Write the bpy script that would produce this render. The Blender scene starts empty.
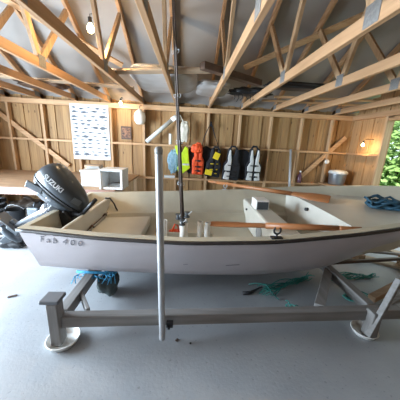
import bpy, bmesh, math, random
from mathutils import Vector, Matrix, Euler, noise
random.seed(7)
S = bpy.context.scene
C = S.collection
PI = math.pi

# ------------------------------------------------------------------ camera
cam_d = bpy.data.cameras.new('camera'); cam = bpy.data.objects.new('camera', cam_d); C.objects.link(cam)
yaw, pitch, roll, FPX = math.radians(3.22), math.radians(14.2), math.radians(2.7), 225.85
fwd = Vector((math.sin(yaw)*math.cos(pitch), math.cos(yaw)*math.cos(pitch), -math.sin(pitch)))
rt = Vector((math.cos(yaw), -math.sin(yaw), 0)); up = rt.cross(fwd)
r2 = rt*math.cos(roll) + up*math.sin(roll); u2 = -rt*math.sin(roll) + up*math.cos(roll)
cam.matrix_world = Matrix(((r2.x, u2.x, -fwd.x, 0), (r2.y, u2.y, -fwd.y, 0), (r2.z, u2.z, -fwd.z, 1.55), (0, 0, 0, 1)))
cam_d.sensor_width = 36; cam_d.lens = 36*FPX/400; cam_d.clip_start = 0.02; cam_d.clip_end = 200
S.camera = cam

# ------------------------------------------------------------------ world, sun, daylight, exposure
W = bpy.data.worlds.new('world'); S.world = W; W.use_nodes = True
bg = W.node_tree.nodes['Background']; bg.inputs[0].default_value = (0.72, 0.86, 1.0, 1); bg.inputs[1].default_value = 1.9
def light(name, kind, loc, energy, color, rot=(0, 0, 0), size=None, size_y=None, radius=None):
    d = bpy.data.lights.new(name, kind); d.energy = energy; d.color = color
    if size:
        d.shape = 'RECTANGLE'; d.size = size; d.size_y = size_y
    if radius is not None: d.shadow_soft_size = radius
    o = bpy.data.objects.new(name, d); o.location = loc; o.rotation_euler = rot; C.objects.link(o); return o
sun = light('sun', 'SUN', (0, -5, 10), 5.0, (1, .96, .88)); sun.data.angle = .01
sun.rotation_euler = Vector((.33, .6, -.72)).to_track_quat('-Z', 'Y').to_euler()
# daylight of the wide open doorway on the left and of the doorway on the right
light('daylight_left', 'AREA', (-4.45, 1.95, 1.1), 780, (.70, .85, 1.0), (0, -PI/2, 0), 2.1, 2.9)
light('daylight_right', 'AREA', (3.95, 3.2, 1.1), 8, (.86, 1.0, .92), (0, PI/2, 0), 2.0, 1.8)
S.view_settings.view_transform = 'Standard'; S.view_settings.look = 'None'
S.view_settings.gamma = 1; S.view_settings.exposure = 0.27; S.view_settings.use_curve_mapping = False

# ------------------------------------------------------------------ materials
MATS = {}
def mat(name, col, rough=.6, metal=0., var=.0, scale=(8, 8, 8), bump=0., col2=None, emit=None, spec=None, trans=0, detail=4, bscale=None):
    if name in MATS: return MATS[name]
    m = bpy.data.materials.new(name); m.use_nodes = True; nt = m.node_tree; b = nt.nodes['Principled BSDF']
    b.inputs['Roughness'].default_value = rough; b.inputs['Metallic'].default_value = metal
    if spec is not None: b.inputs['Specular IOR Level'].default_value = spec
    if trans: b.inputs['Transmission Weight'].default_value = trans
    c1 = (*col, 1)
    tc = nt.nodes.new('ShaderNodeTexCoord'); mp = nt.nodes.new('ShaderNodeMapping'); mp.inputs['Scale'].default_value = scale
    nt.links.new(tc.outputs['Object'], mp.inputs[0])
    nz = nt.nodes.new('ShaderNodeTexNoise'); nz.inputs['Scale'].default_value = 1; nz.inputs['Detail'].default_value = detail
    nt.links.new(mp.outputs[0], nz.inputs['Vector'])
    if col2 is None: col2 = tuple(max(0, x*(1-var)) for x in col)
    mx = nt.nodes.new('ShaderNodeMix'); mx.data_type = 'RGBA'
    rp = nt.nodes.new('ShaderNodeMapRange'); rp.inputs[1].default_value = .35; rp.inputs[2].default_value = .68
    nt.links.new(nz.outputs[0], rp.inputs[0]); nt.links.new(rp.outputs[0], mx.inputs[0])
    mx.inputs[6].default_value = c1; mx.inputs[7].default_value = (*col2, 1)
    nt.links.new(mx.outputs[2], b.inputs['Base Color'])
    if bump:
        bp = nt.nodes.new('ShaderNodeBump'); bp.inputs['Strength'].default_value = bump; bp.inputs['Distance'].default_value = .01
        src = nz
        if bscale:
            src = nt.nodes.new('ShaderNodeTexNoise'); src.inputs['Scale'].default_value = bscale; src.inputs['Detail'].default_value = 6
            nt.links.new(tc.outputs['Object'], src.inputs['Vector'])
        nt.links.new(src.outputs[0], bp.inputs['Height']); nt.links.new(bp.outputs[0], b.inputs['Normal'])
    if emit:
        b.inputs['Emission Color'].default_value = (*emit[0], 1); b.inputs['Emission Strength'].default_value = emit[1]
    MATS[name] = m; return m

def board_mat(name, cA, cB, cK, width, axis=0, grain=(40, 40, 1.6)):
    """planks running up a wall: each board its own tone, grain along z, a few knots"""
    m = bpy.data.materials.new(name); m.use_nodes = True; nt = m.node_tree; b = nt.nodes['Principled BSDF']; b.inputs['Roughness'].default_value = .7
    N, L = nt.nodes.new, nt.links.new
    tc = N('ShaderNodeTexCoord'); sp = N('ShaderNodeSeparateXYZ'); L(tc.outputs['Object'], sp.inputs[0])
    d = N('ShaderNodeMath'); d.operation = 'DIVIDE'; d.inputs[1].default_value = width; L(sp.outputs[axis], d.inputs[0])
    f = N('ShaderNodeMath'); f.operation = 'FLOOR'; L(d.outputs[0], f.inputs[0])
    wn = N('ShaderNodeTexWhiteNoise'); wn.noise_dimensions = '1D'; L(f.outputs[0], wn.inputs['W'])
    mp = N('ShaderNodeMapping'); mp.inputs['Scale'].default_value = grain; L(tc.outputs['Object'], mp.inputs[0])
    off = N('ShaderNodeVectorMath'); off.operation = 'ADD'; L(mp.outputs[0], off.inputs[0]); L(wn.outputs['Color'], off.inputs[1])
    nz = N('ShaderNodeTexNoise'); nz.inputs['Scale'].default_value = 1; nz.inputs['Detail'].default_value = 5; L(off.outputs[0], nz.inputs['Vector'])
    m1 = N('ShaderNodeMix'); m1.data_type = 'RGBA'; m1.inputs[6].default_value = (*cA, 1); m1.inputs[7].default_value = (*cB, 1); L(wn.outputs['Value'], m1.inputs[0])
    m2 = N('ShaderNodeMix'); m2.data_type = 'RGBA'; m2.inputs[7].default_value = (*cK, 1); L(m1.outputs[2], m2.inputs[6])
    r = N('ShaderNodeMapRange'); r.inputs[1].default_value = .45; r.inputs[2].default_value = .75; r.inputs[4].default_value = .75; L(nz.outputs[0], r.inputs[0]); L(r.outputs[0], m2.inputs[0])
    vo = N('ShaderNodeTexVoronoi'); vo.inputs['Scale'].default_value = 1
    mp2 = N('ShaderNodeMapping'); mp2.inputs['Scale'].default_value = (7, 7, 3.2); L(tc.outputs['Object'], mp2.inputs[0]); L(mp2.outputs[0], vo.inputs['Vector'])
    r2_ = N('ShaderNodeMapRange'); r2_.inputs[1].default_value = .06; r2_.inputs[2].default_value = .13; r2_.inputs[3].default_value = .8; r2_.inputs[4].default_value = 0; L(vo.outputs['Distance'], r2_.inputs[0])
    m3 = N('ShaderNodeMix'); m3.data_type = 'RGBA'; m3.inputs[7].default_value = (cK[0]*.5, cK[1]*.45, cK[2]*.4, 1); L(m2.outputs[2], m3.inputs[6]); L(r2_.outputs[0], m3.inputs[0])
    L(m3.outputs[2], b.inputs['Base Color'])
    MATS[name] = m; return m

CLAD = board_mat('clad_boards', (.41, .25, .11), (.29, .168, .07), (.17, .09, .038), .165)
CLADR = board_mat('clad_boards_side', (.47, .28, .13), (.37, .21, .09), (.20, .10, .04), .165, axis=1)
PINE_X = mat('pine_x', (.56, .35, .19), .65, scale=(1.5, 30, 30), col2=(.43, .25, .125))
PINE_Y = mat('pine_y', (.43, .25, .13), .65, scale=(30, 1.5, 30), col2=(.33, .18, .085))
PINE_Z = mat('pine_z', (.50, .32, .18), .65, scale=(30, 30, 1.5), col2=(.38, .23, .115))
PINE_B = mat('bench_pine', (.31, .175, .13), .6, scale=(1.5, 24, 24), col2=(.25, .135, .10))
GREYW = mat('weathered_wood', (.25, .24, .23), .75, scale=(2, 26, 26), col2=(.175, .165, .155), bump=.2)
GREYWY = mat('weathered_wood_y', (.25, .24, .23), .75, scale=(26, 2, 26), col2=(.175, .165, .155), bump=.2)
GREYWZ = mat('weathered_wood_z', (.25, .24, .23), .75, scale=(26, 26, 2), col2=(.175, .165, .155), bump=.2)
BROWNW = mat('old_board', (.36, .23, .13), .75, scale=(3, 20, 20), col2=(.25, .15, .08))
PALEW = mat('pale_board', (.42, .33, .24), .75, scale=(3, 20, 20), col2=(.33, .25, .17))
STEELW = mat('pale_batten', (.48, .46, .43), .7, scale=(3, 20, 20), col2=(.38, .36, .33))
OARW = mat('varnished_oar', (.34, .145, .06), .42, scale=(2, 30, 30), col2=(.38, .14, .045))
ROOFM = mat('roof_sheet', (.33, .31, .295), .7, scale=(.7, .7, .7), col2=(.25, .225, .205))
STEEL = mat('galvanised', (.46, .47, .48), .5, .35, scale=(12, 12, 12), col2=(.40, .41, .42))
PLATE = mat('nail_plate', (.22, .21, .20), .6, .3, scale=(60, 60, 60), col2=(.15, .145, .14))
HULL = mat('hull_gelcoat', (.52, .475, .485), .36, scale=(1.3, 1.3, 2.5), col2=(.46, .42, .43))
LINER = mat('liner_cream', (.52, .48, .375), .5, scale=(3, 3, 3), col2=(.44, .40, .305))
LINERW = mat('liner_white', (.62, .60, .53), .5, scale=(3, 3, 3), col2=(.55, .53, .46))
RUB = mat('rub_rail', (.035, .028, .025), .5, var=.3)
BLACK = mat('black_plastic', (.018, .019, .022), .5, var=.3)
DARK = mat('motor_grey', (.042, .052, .062), .32, scale=(5, 5, 5), col2=(.032, .04, .048))
MIDG = mat('motor_mid', (.10, .115, .13), .4, .3, var=.2)
SILV = mat('motor_silver', (.38, .40, .43), .35, .7, var=.15)
WHITEP = mat('white_plastic', (.84, .83, .79), .45, var=.08)
FOAM = mat('white_foam', (.66, .66, .65), .7, scale=(30, 30, 30), col2=(.58, .58, .57))
PAPER = mat('poster_paper', (.60, .62, .66), .6, var=.04)
INK = mat('fish_ink', (.10, .12, .15), .7, var=.3)
LETTER = mat('motor_letter', (.62, .64, .66), .5, var=.05)
HULLTXT = mat('hull_letter', (.16, .155, .17), .6, var=.1)
YEL = mat('hi_vis', (.62, .86, .02), .6, var=.2)
YEL2 = mat('vest_yellow', (.80, .62, .02), .6, var=.15)
ORG = mat('vest_orange', (.88, .10, .02), .6, var=.25)
BLUEC = mat('light_blue_cloth', (.30, .46, .55), .8, scale=(25, 25, 25), col2=(.16, .30, .40))
NAVY = mat('navy_fabric', (.012, .013, .018), .75, var=.3)
VWH = mat('vest_white', (.62, .63, .62), .7, var=.15)
CLOTHW = mat('cream_cloth', (.62, .58, .48), .85, scale=(12, 12, 12), col2=(.48, .44, .36))
TEAL = mat('teal_rope', (.04, .30, .25), .7, scale=(60, 60, 60), col2=(.02, .17, .15))
BROPE = mat('blue_rope', (.03, .10, .15), .75, scale=(60, 60, 60), col2=(.02, .07, .12))
CYROPE = mat('bright_blue_rope', (.06, .38, .62), .7, scale=(60, 60, 60), col2=(.03, .22, .42))
RED = mat('orange_red', (.75, .09, .02), .5, var=.2)
TARP = mat('grey_tarp', (.40, .39, .385), .6, scale=(4, 4, 4), col2=(.32, .30, .29))
DBROWN = mat('dark_brown_board', (.10, .06, .04), .6, scale=(3, 20, 20), col2=(.06, .035, .025))
CARD = mat('cardboard', (.36, .26, .17), .8, var=.2)
GREYP = mat('grey_plastic', (.30, .30, .29), .55, var=.15)
ROD = mat('rod_blank', (.07, .05, .04), .65, var=.2)
BULB = mat('lit_bulb', (1, .8, .45), .3, emit=((1.0, .66, .26), 38))
LEAF = mat('leaves', (.26, .46, .12), .6, scale=(2, 2, 2), col2=(.40, .58, .22))
BARK = mat('bark', (.10, .07, .05), .9, var=.4)
GRASS = mat('outdoor_grass', (.12, .24, .05), .9, scale=(2, 2, 2), col2=(.22, .33, .10))
GLASSP = mat('dark_glass', (.12, .05, .08), .2, var=.3)
PICT = mat('picture_print', (.30, .14, .07), .4, scale=(25, 25, 25), col2=(.03, .02, .02))

# concrete floor: painted grey-blue, patchy, pitted, faint sheen
def floor_mat():
    m = bpy.data.materials.new('concrete'); m.use_nodes = True; nt = m.node_tree; b = nt.nodes['Principled BSDF']
    N, L = nt.nodes.new, nt.links.new
    tc = N('ShaderNodeTexCoord')
    n1 = N('ShaderNodeTexNoise'); n1.inputs['Scale'].default_value = 1.6; n1.inputs['Detail'].default_value = 7; L(tc.outputs['Object'], n1.inputs['Vector'])
    n2 = N('ShaderNodeTexNoise'); n2.inputs['Scale'].default_value = 42; n2.inputs['Detail'].default_value = 3; L(tc.outputs['Object'], n2.inputs['Vector'])
    cr = N('ShaderNodeValToRGB'); cr.color_ramp.elements[0].position = .34; cr.color_ramp.elements[0].color = (.27, .285, .30, 1)
    cr.color_ramp.elements[1].position = .68; cr.color_ramp.elements[1].color = (.35, .365, .38, 1); L(n1.outputs[0], cr.inputs[0])
    r = N('ShaderNodeMapRange'); r.inputs[1].default_value = .28; r.inputs[2].default_value = .36; r.inputs[3].default_value = .55; r.inputs[4].default_value = 0; L(n2.outputs[0], r.inputs[0])
    mx = N('ShaderNodeMix'); mx.data_type = 'RGBA'; mx.inputs[7].default_value = (.15, .155, .16, 1); L(cr.outputs[0], mx.inputs[6]); L(r.outputs[0], mx.inputs[0])
    L(mx.outputs[2], b.inputs['Base Color']); b.inputs['Roughness'].default_value = .55
    bp = N('ShaderNodeBump'); bp.inputs['Strength'].default_value = .14; bp.inputs['Distance'].default_value = .01; L(n2.outputs[0], bp.inputs['Height']); L(bp.outputs[0], b.inputs['Normal'])
    return m
CONC = floor_mat()

# ------------------------------------------------------------------ mesh helpers
def finish(name, bm, m, parent=None, smooth=False, bevel=0, segs=2, sub=0, loc=None):
    bmesh.ops.recalc_face_normals(bm, faces=bm.faces)
    me = bpy.data.meshes.new(name); bm.to_mesh(me); bm.free(); me.materials.append(m)
    if smooth:
        for p in me.polygons: p.use_smooth = True
    o = bpy.data.objects.new(name, me); C.objects.link(o)
    if bevel:
        md = o.modifiers.new('bevel', 'BEVEL'); md.width = bevel; md.segments = segs; md.limit_method = 'ANGLE'; md.angle_limit = math.radians(35)
    if sub:
        md = o.modifiers.new('sub', 'SUBSURF'); md.levels = sub; md.render_levels = sub
    if parent: o.parent = parent
    return o
class MB:
    def __init__(s): s.bm = bmesh.new()
    def box(s, c, d, rot=None):
        M = Matrix.Translation(Vector(c))
        if rot is not None: M = M @ Euler(rot).to_matrix().to_4x4()
        M = M @ Matrix.Diagonal((*d, 1)); bmesh.ops.create_cube(s.bm, size=1, matrix=M); return s
    def box2(s, a, b):
        a, b = Vector(a), Vector(b); return s.box((a+b)/2, [abs(x) for x in (b-a)])
    def bar(s, a, b, w, h, upv=(0, 0, 1)):
        """rectangular bar a->b; h is measured along upv, w across"""
        a, b = Vector(a), Vector(b); d = (b-a); L = d.length; d.normalize()
        u = Vector(upv); side = d.cross(u).normalized(); u = side.cross(d).normalized()
        M = Matrix((( side.x, d.x, u.x, (a.x+b.x)/2), (side.y, d.y, u.y, (a.y+b.y)/2), (side.z, d.z, u.z, (a.z+b.z)/2), (0, 0, 0, 1)))
        bmesh.ops.create_cube(s.bm, size=1, matrix=M @ Matrix.Diagonal((w, L, h, 1))); return s
    def tube(s, pts, r, n=10, cap=True):
        pts = [Vector(p) for p in pts]; rs = r if isinstance(r, (list, tuple)) else [r]*len(pts); rings = []; prev = None
        for i, p in enumerate(pts):
            t = (pts[min(i+1, len(pts)-1)] - pts[max(i-1, 0)]).normalized()
            if prev is None:
                a = t.orthogonal().normalized()
            else:
                a = (prev - t*prev.dot(t)); a = a.normalized() if a.length > 1e-6 else t.orthogonal().normalized()
            prev = a; b = t.cross(a)
            rings.append([s.bm.verts.new(p + (a*math.cos(2*PI*k/n) + b*math.sin(2*PI*k/n))*rs[i]) for k in range(n)])
        for A, B in zip(rings, rings[1:]):
            for k in range(n): s.bm.faces.new((A[k], A[(k+1) % n], B[(k+1) % n], B[k]))
        if cap: s.bm.faces.new(rings[0][::-1]); s.bm.faces.new(rings[-1])
        return s
    def lathe(s, prof, c=(0, 0, 0), n=24, M=None):
        M = M or Matrix.Identity(4); M = Matrix.Translation(Vector(c)) @ M; rings = []
        for r, z in prof:
            rings.append([s.bm.verts.new(M @ Vector((max(r, 1e-4)*math.cos(2*PI*k/n), max(r, 1e-4)*math.sin(2*PI*k/n), z))) for k in range(n)])
        for A, B in zip(rings, rings[1:]):
            for k in range(n): s.bm.faces.new((A[k], A[(k+1) % n], B[(k+1) % n], B[k]))
        s.bm.faces.new(rings[0][::-1]); s.bm.faces.new(rings[-1]); return s
    def prism(s, poly, t, M):
        """polygon in local x,z extruded t along local +y, then placed by M"""
        a = [s.bm.verts.new(M @ Vector((x, 0, z))) for x, z in poly]; b = [s.bm.verts.new(M @ Vector((x, t, z))) for x, z in poly]
        s.bm.faces.new(a); s.bm.faces.new(b[::-1]); n = len(poly)
        for k in range(n): s.bm.faces.new((a[k], b[k], b[(k+1) % n], a[(k+1) % n]))
        return s
    def grid(s, rows, close=False):
        vs = [[s.bm.verts.new(Vector(p)) for p in r] for r in rows]
        for A, B in zip(vs, vs[1:]):
            for k in range(len(A)-1): s.bm.faces.new((A[k], A[k+1], B[k+1], B[k]))
        return vs
    def put(s, name, m, parent=None, **k): return finish(name, s.bm, m, parent, **k)
def tag(o, label=None, cat=None, group=None, kind=None):
    if label: o['label'] = label
    if cat: o['category'] = cat
    if group: o['group'] = group
    if kind: o['kind'] = kind
    return o
def thing(name, label, cat, loc=(0, 0, 0), group=None):
    o = bpy.data.objects.new(name, None); o.empty_display_size = .1; C.objects.link(o); o.location = loc
    return tag(o, label, cat, group)
def adopt(root, o):
    """parent a world-built mesh to a thing whose empty stands elsewhere"""
    o.parent = root; o.matrix_parent_inverse = Matrix.Translation(-root.location); return o
def struct(o): o['kind'] = 'structure'; return o
def text_mesh(name, body, size, M, m, parent, extrude=.0015, shear=0, bold=0, spacing=1):
    cu = bpy.data.curves.new(name, 'FONT'); cu.body = body; cu.size = size; cu.extrude = extrude; cu.shear = shear; cu.offset = bold; cu.space_character = spacing
    t = bpy.data.objects.new('tmp', cu); C.objects.link(t); dg = bpy.context.evaluated_depsgraph_get(); dg.update()
    me = bpy.data.meshes.new_from_object(t.evaluated_get(dg)); bpy.data.objects.remove(t)
    me.transform(M); me.materials.clear(); me.materials.append(m); me.name = name
    o = bpy.data.objects.new(name, me); C.objects.link(o)
    if parent: adopt(parent, o)
    return o
def lump(name, c, d, m, parent=None, amp=.12, freq=2.2, p=2.6, seed=0, bevel=0, n=24, flat=True):
    """soft superellipsoid bundle with folds"""
    bm = bmesh.new(); bmesh.ops.create_uvsphere(bm, u_segments=n*2, v_segments=n, radius=1)
    for v in bm.verts:
        q = v.co.copy(); k = (abs(q.x)**p + abs(q.y)**p + abs(q.z)**p)**(1/p); q /= k
        nn = noise.noise(q*freq + Vector((seed*3.1, seed, 0))); q *= 1 + amp*nn
        if flat: q.z = max(q.z, -.92)
        v.co = Vector((c[0]+q.x*d[0]/2, c[1]+q.y*d[1]/2, c[2]+q.z*d[2]/2))
    return finish(name, bm, m, parent, smooth=True)

XL, XR, YB, YF, TOP = -4.3, 3.71, 5.31, -.72, 2.2
K0, KS = -.31, .7186           # studs and trusses share one spacing
RIDGE_Y = (YB+YF)/2; SL = .585  # roof slope

# ------------------------------------------------------------------ setting
struct(MB().box2((XL-.2, YF-.2, -.12), (XR+.2, YB+.2, 0)).put('floor', CONC))
struct(MB().box2((-40, -30, -.35), (45, 40, -.13)).put('floor_outdoor_ground', GRASS))
def clad(name, a, b, along, m, openings=()):
    """vertical board cladding a..b; boards alternate in depth, openings cut out"""
    mb = MB(); bw = .165
    k0, k1 = math.floor(a/bw), math.ceil(b/bw)
    return mb, bw, k0, k1
# back wall
mb = MB(); bw = .165
for k in range(math.floor((XL-.05)/bw), math.ceil((XR+.1)/bw)):
    off = .0 if k % 2 else .022
    mb.box2((k*bw-(.012 if k % 2 == 0 else -.004), YB+.10+off, -.05), ((k+1)*bw+(.012 if k % 2 == 0 else -.004), YB+.122+off, 2.62))
struct(mb.put('wall_back', CLAD))
# right wall with doorway y 2.2..4.15
def side_wall(name, X, out, y0, y1, d0, d1, dz):
    mb = MB()
    for k in range(math.floor(y0/bw), math.ceil(y1/bw)):
        off = (0 if k % 2 else .022)*out
        a, b = max(y0, k*bw), min(y1, (k+1)*bw)
        if b <= a: continue
        zt = 2.35 + SL*(3.02-abs((a+b)/2-RIDGE_Y))
        segs = [(a, b, -.05, zt)]
        if b > d0 and a < d1:
            segs = [(max(a, d0), min(b, d1), dz, zt)]
            if a < d0: segs.append((a, d0, -.05, zt))
            if b > d1: segs.append((d1, b, -.05, zt))
        for s0, s1, z0, z1 in segs:
            mb.box2((X+out*.10+off, s0, z0), (X+out*.122+off, s1, z1))
    return struct(mb.put(name, CLADR))
side_wall('wall_right', XR, 1, YF, YB+.12, 2.2, 4.33, 2.16)
side_wall('wall_left', XL, -1, YF, YB+.12, 0.5, 3.4, 2.16)
mb = MB()
for k in range(math.floor(XL/bw), math.ceil(XR/bw)):
    mb.box2((k*bw-.005, YF-.12-(k % 2)*.02, -.05), ((k+1)*bw+.005, YF-.10, 2.62))
struct(mb.put('wall_front', mat('low_bounce_boards', (.13, .08, .045), .8, scale=(20, 20, 2), col2=(.09, .05, .03))))  # unseen wall behind the camera, boards darkened to cut light bounced back
# top plates, rails, studs of the frame
tn = [0]
def trim(mb, m, **k):
    tn[0] += 1; return struct(mb.put('trim_%d' % tn[0], m, bevel=.003, segs=1, **k))
trim(MB().box2((XL, YB, TOP), (XR+.1, YB+.095, TOP+.10)), PINE_X)
for z, h in ((1.483, .045), (.725, .045)):
    trim(MB().box2((XL, YB-.003, z-h), (XR, YB+.07, z)), PINE_X)
for k in range(-5, 6):
    x = K0+k*KS
    if x > XR-.1: continue
    trim(MB().box2((x-.024, YB+.002, 0), (x+.024, YB+.097, TOP-.001)), PINE_Z)
trim(MB().bar((-4.2, YB+.04, 2.05), (-2.75, YB+.04, .90), .022, .095, (0, 0, 1)), PINE_X)
trim(MB().bar((2.63, YB+.04, .76), (3.66, YB+.04, 1.83), .022, .095, (0, 0, 1)), PINE_X)
# side frames
trim(MB().box2((XR, YF, TOP), (XR+.095, YB-.002, TOP+.10)), PINE_Y)
trim(MB().box2((XR+.004, 4.37, 1.438), (XR+.07, YB-.002, 1.483)), PINE_Y)
trim(MB().box2((XR+.004, 4.37, .68), (XR+.07, YB-.002, .725)), PINE_Y)
trim(MB().box2((XR, 4.33, 0), (XR+.12, 4.38, TOP-.001)), PINE_Z)
trim(MB().box2((XR, 2.15, 0), (XR+.15, 2.20, TOP-.001)), PINE_Z)
trim(MB().box2((XR+.01, 2.20, 2.11), (XR+.12, 4.33, 2.16)), PINE_Y)
for y in (1.4, .6, -.1):
    trim(MB().box2((XR+.002, y-.024, 0), (XR+.097, y+.024, TOP-.001)), PINE_Z)
trim(MB().box2((XL-.095, YF, TOP), (XL, YB, TOP+.10)), PINE_Y)
for y in (5.2, 4.4, 3.43, .47, -.3):
    trim(MB().box2((XL-.097, y-.024, 0), (XL-.002, y+.024, TOP-.001)), PINE_Z)
# roof sheets
mb = MB()
for s in (-1, 1):
    y_e = RIDGE_Y+s*3.45; z_e = 2.33+.11+SL*(3.02-3.45)
    zr = 2.33+.11+SL*3.02
    a, b = Vector((XL-.5, y_e, z_e)), Vector((XL-.5, RIDGE_Y, zr))
    n = Vector((0, SL*s, 1)).normalized()*.05
    for x0, x1 in ((XL-.5, XR+.5),):
        vs = [Vector((x, p.y, p.z))+o for x in (x0, x1) for p in (a, b) for o in (Vector((0, 0, 0)), n)]
        bv = [mb.bm.verts.new(v) for v in vs]
        for f in ((0, 1, 3, 2), (4, 6, 7, 5), (0, 4, 5, 1), (2, 3, 7, 6), (0, 2, 6, 4), (1, 5, 7, 3)): mb.bm.faces.new([bv[i] for i in f])
struct(mb.put('ceiling', ROOFM))

# ------------------------------------------------------------------ roof trusses
def truss():
    root = thing('roof_truss', 'pine roof truss', 'roof truss', (0, YB, 2.3))
    def P(y, z): return Vector((0, y-YB, z-2.3))
    t = .045
    MB().bar(P(YB+.09, 2.352), P(YF-.09, 2.352), t, .1).put('tie_beam', PINE_Y, root, bevel=.003, segs=1)
    zr = 2.345+SL*3.02
    for s in (1, -1):
        MB().bar(P(RIDGE_Y+s*3.4, 2.345+SL*(3.02-3.4)+.02), P(RIDGE_Y+s*.004, zr+.02), t, .095).put('rafter', PINE_Y, root, bevel=.003, segs=1)
        yj = RIDGE_Y+s*.70
        MB().bar(P(yj+s*.02, 2.40), P(RIDGE_Y+s*1.42, 2.30+SL*1.6-.03), t*.9, .075, (0, 1, 0)).put('web', PINE_Z, root, bevel=.003, segs=1)
        MB().bar(P(yj-s*.02, 2.40), P(RIDGE_Y+s*.04, zr-.05), t*.9, .075, (0, 1, 0)).put('web', PINE_Z, root, bevel=.003, segs=1)
        MB().box(P(yj, 2.375), (t+.006, .13, .13)).put('nail_plate', PLATE, root)
        MB().box(P(YB-.12 if s > 0 else YF+.12, 2.375), (t+.006, .16, .09)).put('nail_plate', PLATE, root)
    MB().box(P(RIDGE_Y, zr-.03), (t+.006, .2, .12)).put('nail_plate', PLATE, root)
    return root
def dup(root, loc=None, label=None, dx=None):
    r = root.copy(); C.objects.link(r)
    if loc is not None: r.location = loc
    if label: r['label'] = label
    for ch in list(root.children):
        c = ch.copy(); C.objects.link(c); c.parent = r
        for g in list(ch.children):
            d = g.copy(); C.objects.link(d); d.parent = c
    return r
T_LAB = {-5: 'pine roof truss highest up at the left edge, first of the row',
         -4: 'pine roof truss over the bench, second from the left edge',
         -3: 'pine roof truss meeting the wall left of the fish poster',
         -2: 'pine roof truss meeting the wall above the fish poster',
         -1: 'pine roof truss with the bright bare bulb beside it',
         0: 'pine roof truss just left of the upright fishing rods, under the grey tarpaulin',
         1: 'pine roof truss just right of the upright fishing rods',
         2: 'pine roof truss running up right from above the white-fronted life vests',
         3: 'pine roof truss with a big nail plate crossing the top right corner',
         4: 'pine roof truss nearest the right wall but one, above the silver bucket',
         5: 'pine roof truss closest to the right wall with the doorway'}
T0 = truss()
for k in range(-5, 6):
    o = T0 if k == -5 else dup(T0)
    o.location = (K0+k*KS, YB, 2.3); o['label'] = T_LAB[k]; o['group'] = 'roof trusses'

# ------------------------------------------------------------------ boat
def ip(x, xs, ys):
    if x <= xs[0]: return ys[0]
    for a, b, p, q in zip(xs, xs[1:], ys, ys[1:]):
        if x <= b: return p + (q-p)*(x-a)/(b-a)
    return ys[-1]
GX = [-1.45, -.7, 0, .7, 1.4, 2.1, 2.7, 3.1, 3.32, 3.42]
GW = [.72, .875, .97, 1.0, .965, .86, .66, .43, .23, .03]
GZ = [.765, .772, .79, .83, .90, .97, 1.035, 1.08, 1.10, 1.11]
CW = [.60, .625, .65, .65, .57, .38, .20, .09, .04, .01]
CZ = [.335, .30, .295, .30, .335, .47, .66, .82, .95, 1.04]
KZ = [.275, .266, .266, .266, .275, .36, .53, .72, .88, 1.0]
def smooth_ip(x, ys):
    return sum(ip(x+d, GX, ys) for d in (-.12, 0, .12))/3 if x < 3.1 else ip(x, GX, ys)
YC = 2.61
def G(x):
    return smooth_ip(x, GW), smooth_ip(x, GZ), smooth_ip(x, CW), smooth_ip(x, CZ), smooth_ip(x, KZ)
def outer(x):
    w, z, cw, cz, kz = G(x)
    P = [(w, z), (w-.012, z-.05)]
    for t in (.3, .55, .8): P.append((w+(cw-w)*(t**1.25), z+(cz-z)*t))
    P += [(cw+.01, cz+.012), (cw-.05, cz-.02), (cw*.6, kz+(cz-kz)*.35), (0, kz)]
    return P
def inner(x):
    w, z, cw, cz, kz = G(x)
    fz = max(.375, kz+.07); s = max(.02, w)
    f = min(1, max(.0, (w-.05)/.6))
    lz = min(z-.1, max(.555, fz+.12))
    return [(w, z+.004), (max(w-.075*f, w*.5), z+.006), (max(.015, w-.10*f-.02), z-.05), (max(.012, w-.24*f-.03), lz+.01), (max(.01, w-.34*f-.04), lz-.01),
            (max(.008, w-.40*f-.05), fz+.03), (max(.005, w-.47*f-.05), fz), (0, fz)]
def inner_w(x, z):
    P = inner(x)[2:]
    for (a, za), (b, zb) in zip(P, P[1:]):
        if za >= z >= zb and za != zb: return b + (a-b)*(z-zb)/(za-zb)
    return P[0][0]
def rake(x, z):
    return x + (.15*(.765-z) if x < -1.2 else 0) * (1 if x < -1.44 else max(0, (-1.2-x)/.25))
XS = [-1.45, -1.38, -1.3, -1.2] + [-1.1+i*.15 for i in range(28)] + [3.05, 3.15, 3.22, 3.28, 3.34, 3.38, 3.41]
XS = sorted(x for x in XS)
boat = thing('rowing_boat', 'white open plastic rowing boat with dark rubbing strip resting on a wooden cradle', 'boat', (0, YC, .28))
def half_rows(fn, dx=0):
    rows = []
    for x in XS:
        P = fn(x); L = [(rake(x, z)+dx*(1 if x < 0 else 0), YC-w, z) for w, z in P]; Rr = [(rake(x, z)+dx*(1 if x < 0 else 0), YC+w, z) for w, z in P[:-1]][::-1]
        rows.append(L+Rr)
    return rows
mb = MB(); v = mb.grid(half_rows(outer)); mb.bm.faces.new(v[0]); mb.bm.faces.new(v[-1])
hull = mb.put('hull', HULL, smooth=True); adopt(boat, hull)
md = hull.modifiers.new('edge', 'EDGE_SPLIT'); md.split_angle = math.radians(50)
mb = MB(); v = mb.grid(half_rows(inner, .0))
# inner face of the transom, a little forward of the outer one
tr = [mb.bm.verts.new((q.co.x+.055, q.co.y, q.co.z)) for q in v[0]]
mb.bm.faces.new(tr[1:-1])
lin = mb.put('inner_shell', LINER, smooth=True); adopt(boat, lin)
md = lin.modifiers.new('edge', 'EDGE_SPLIT'); md.split_angle = math.radians(40)
w0, z0 = G(-1.45)[:2]
adopt(boat, MB().box((-1.425, YC, z0-.012), (.065, 2*w0-.02, .035)).put('transom_top', LINER, bevel=.006))
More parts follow.
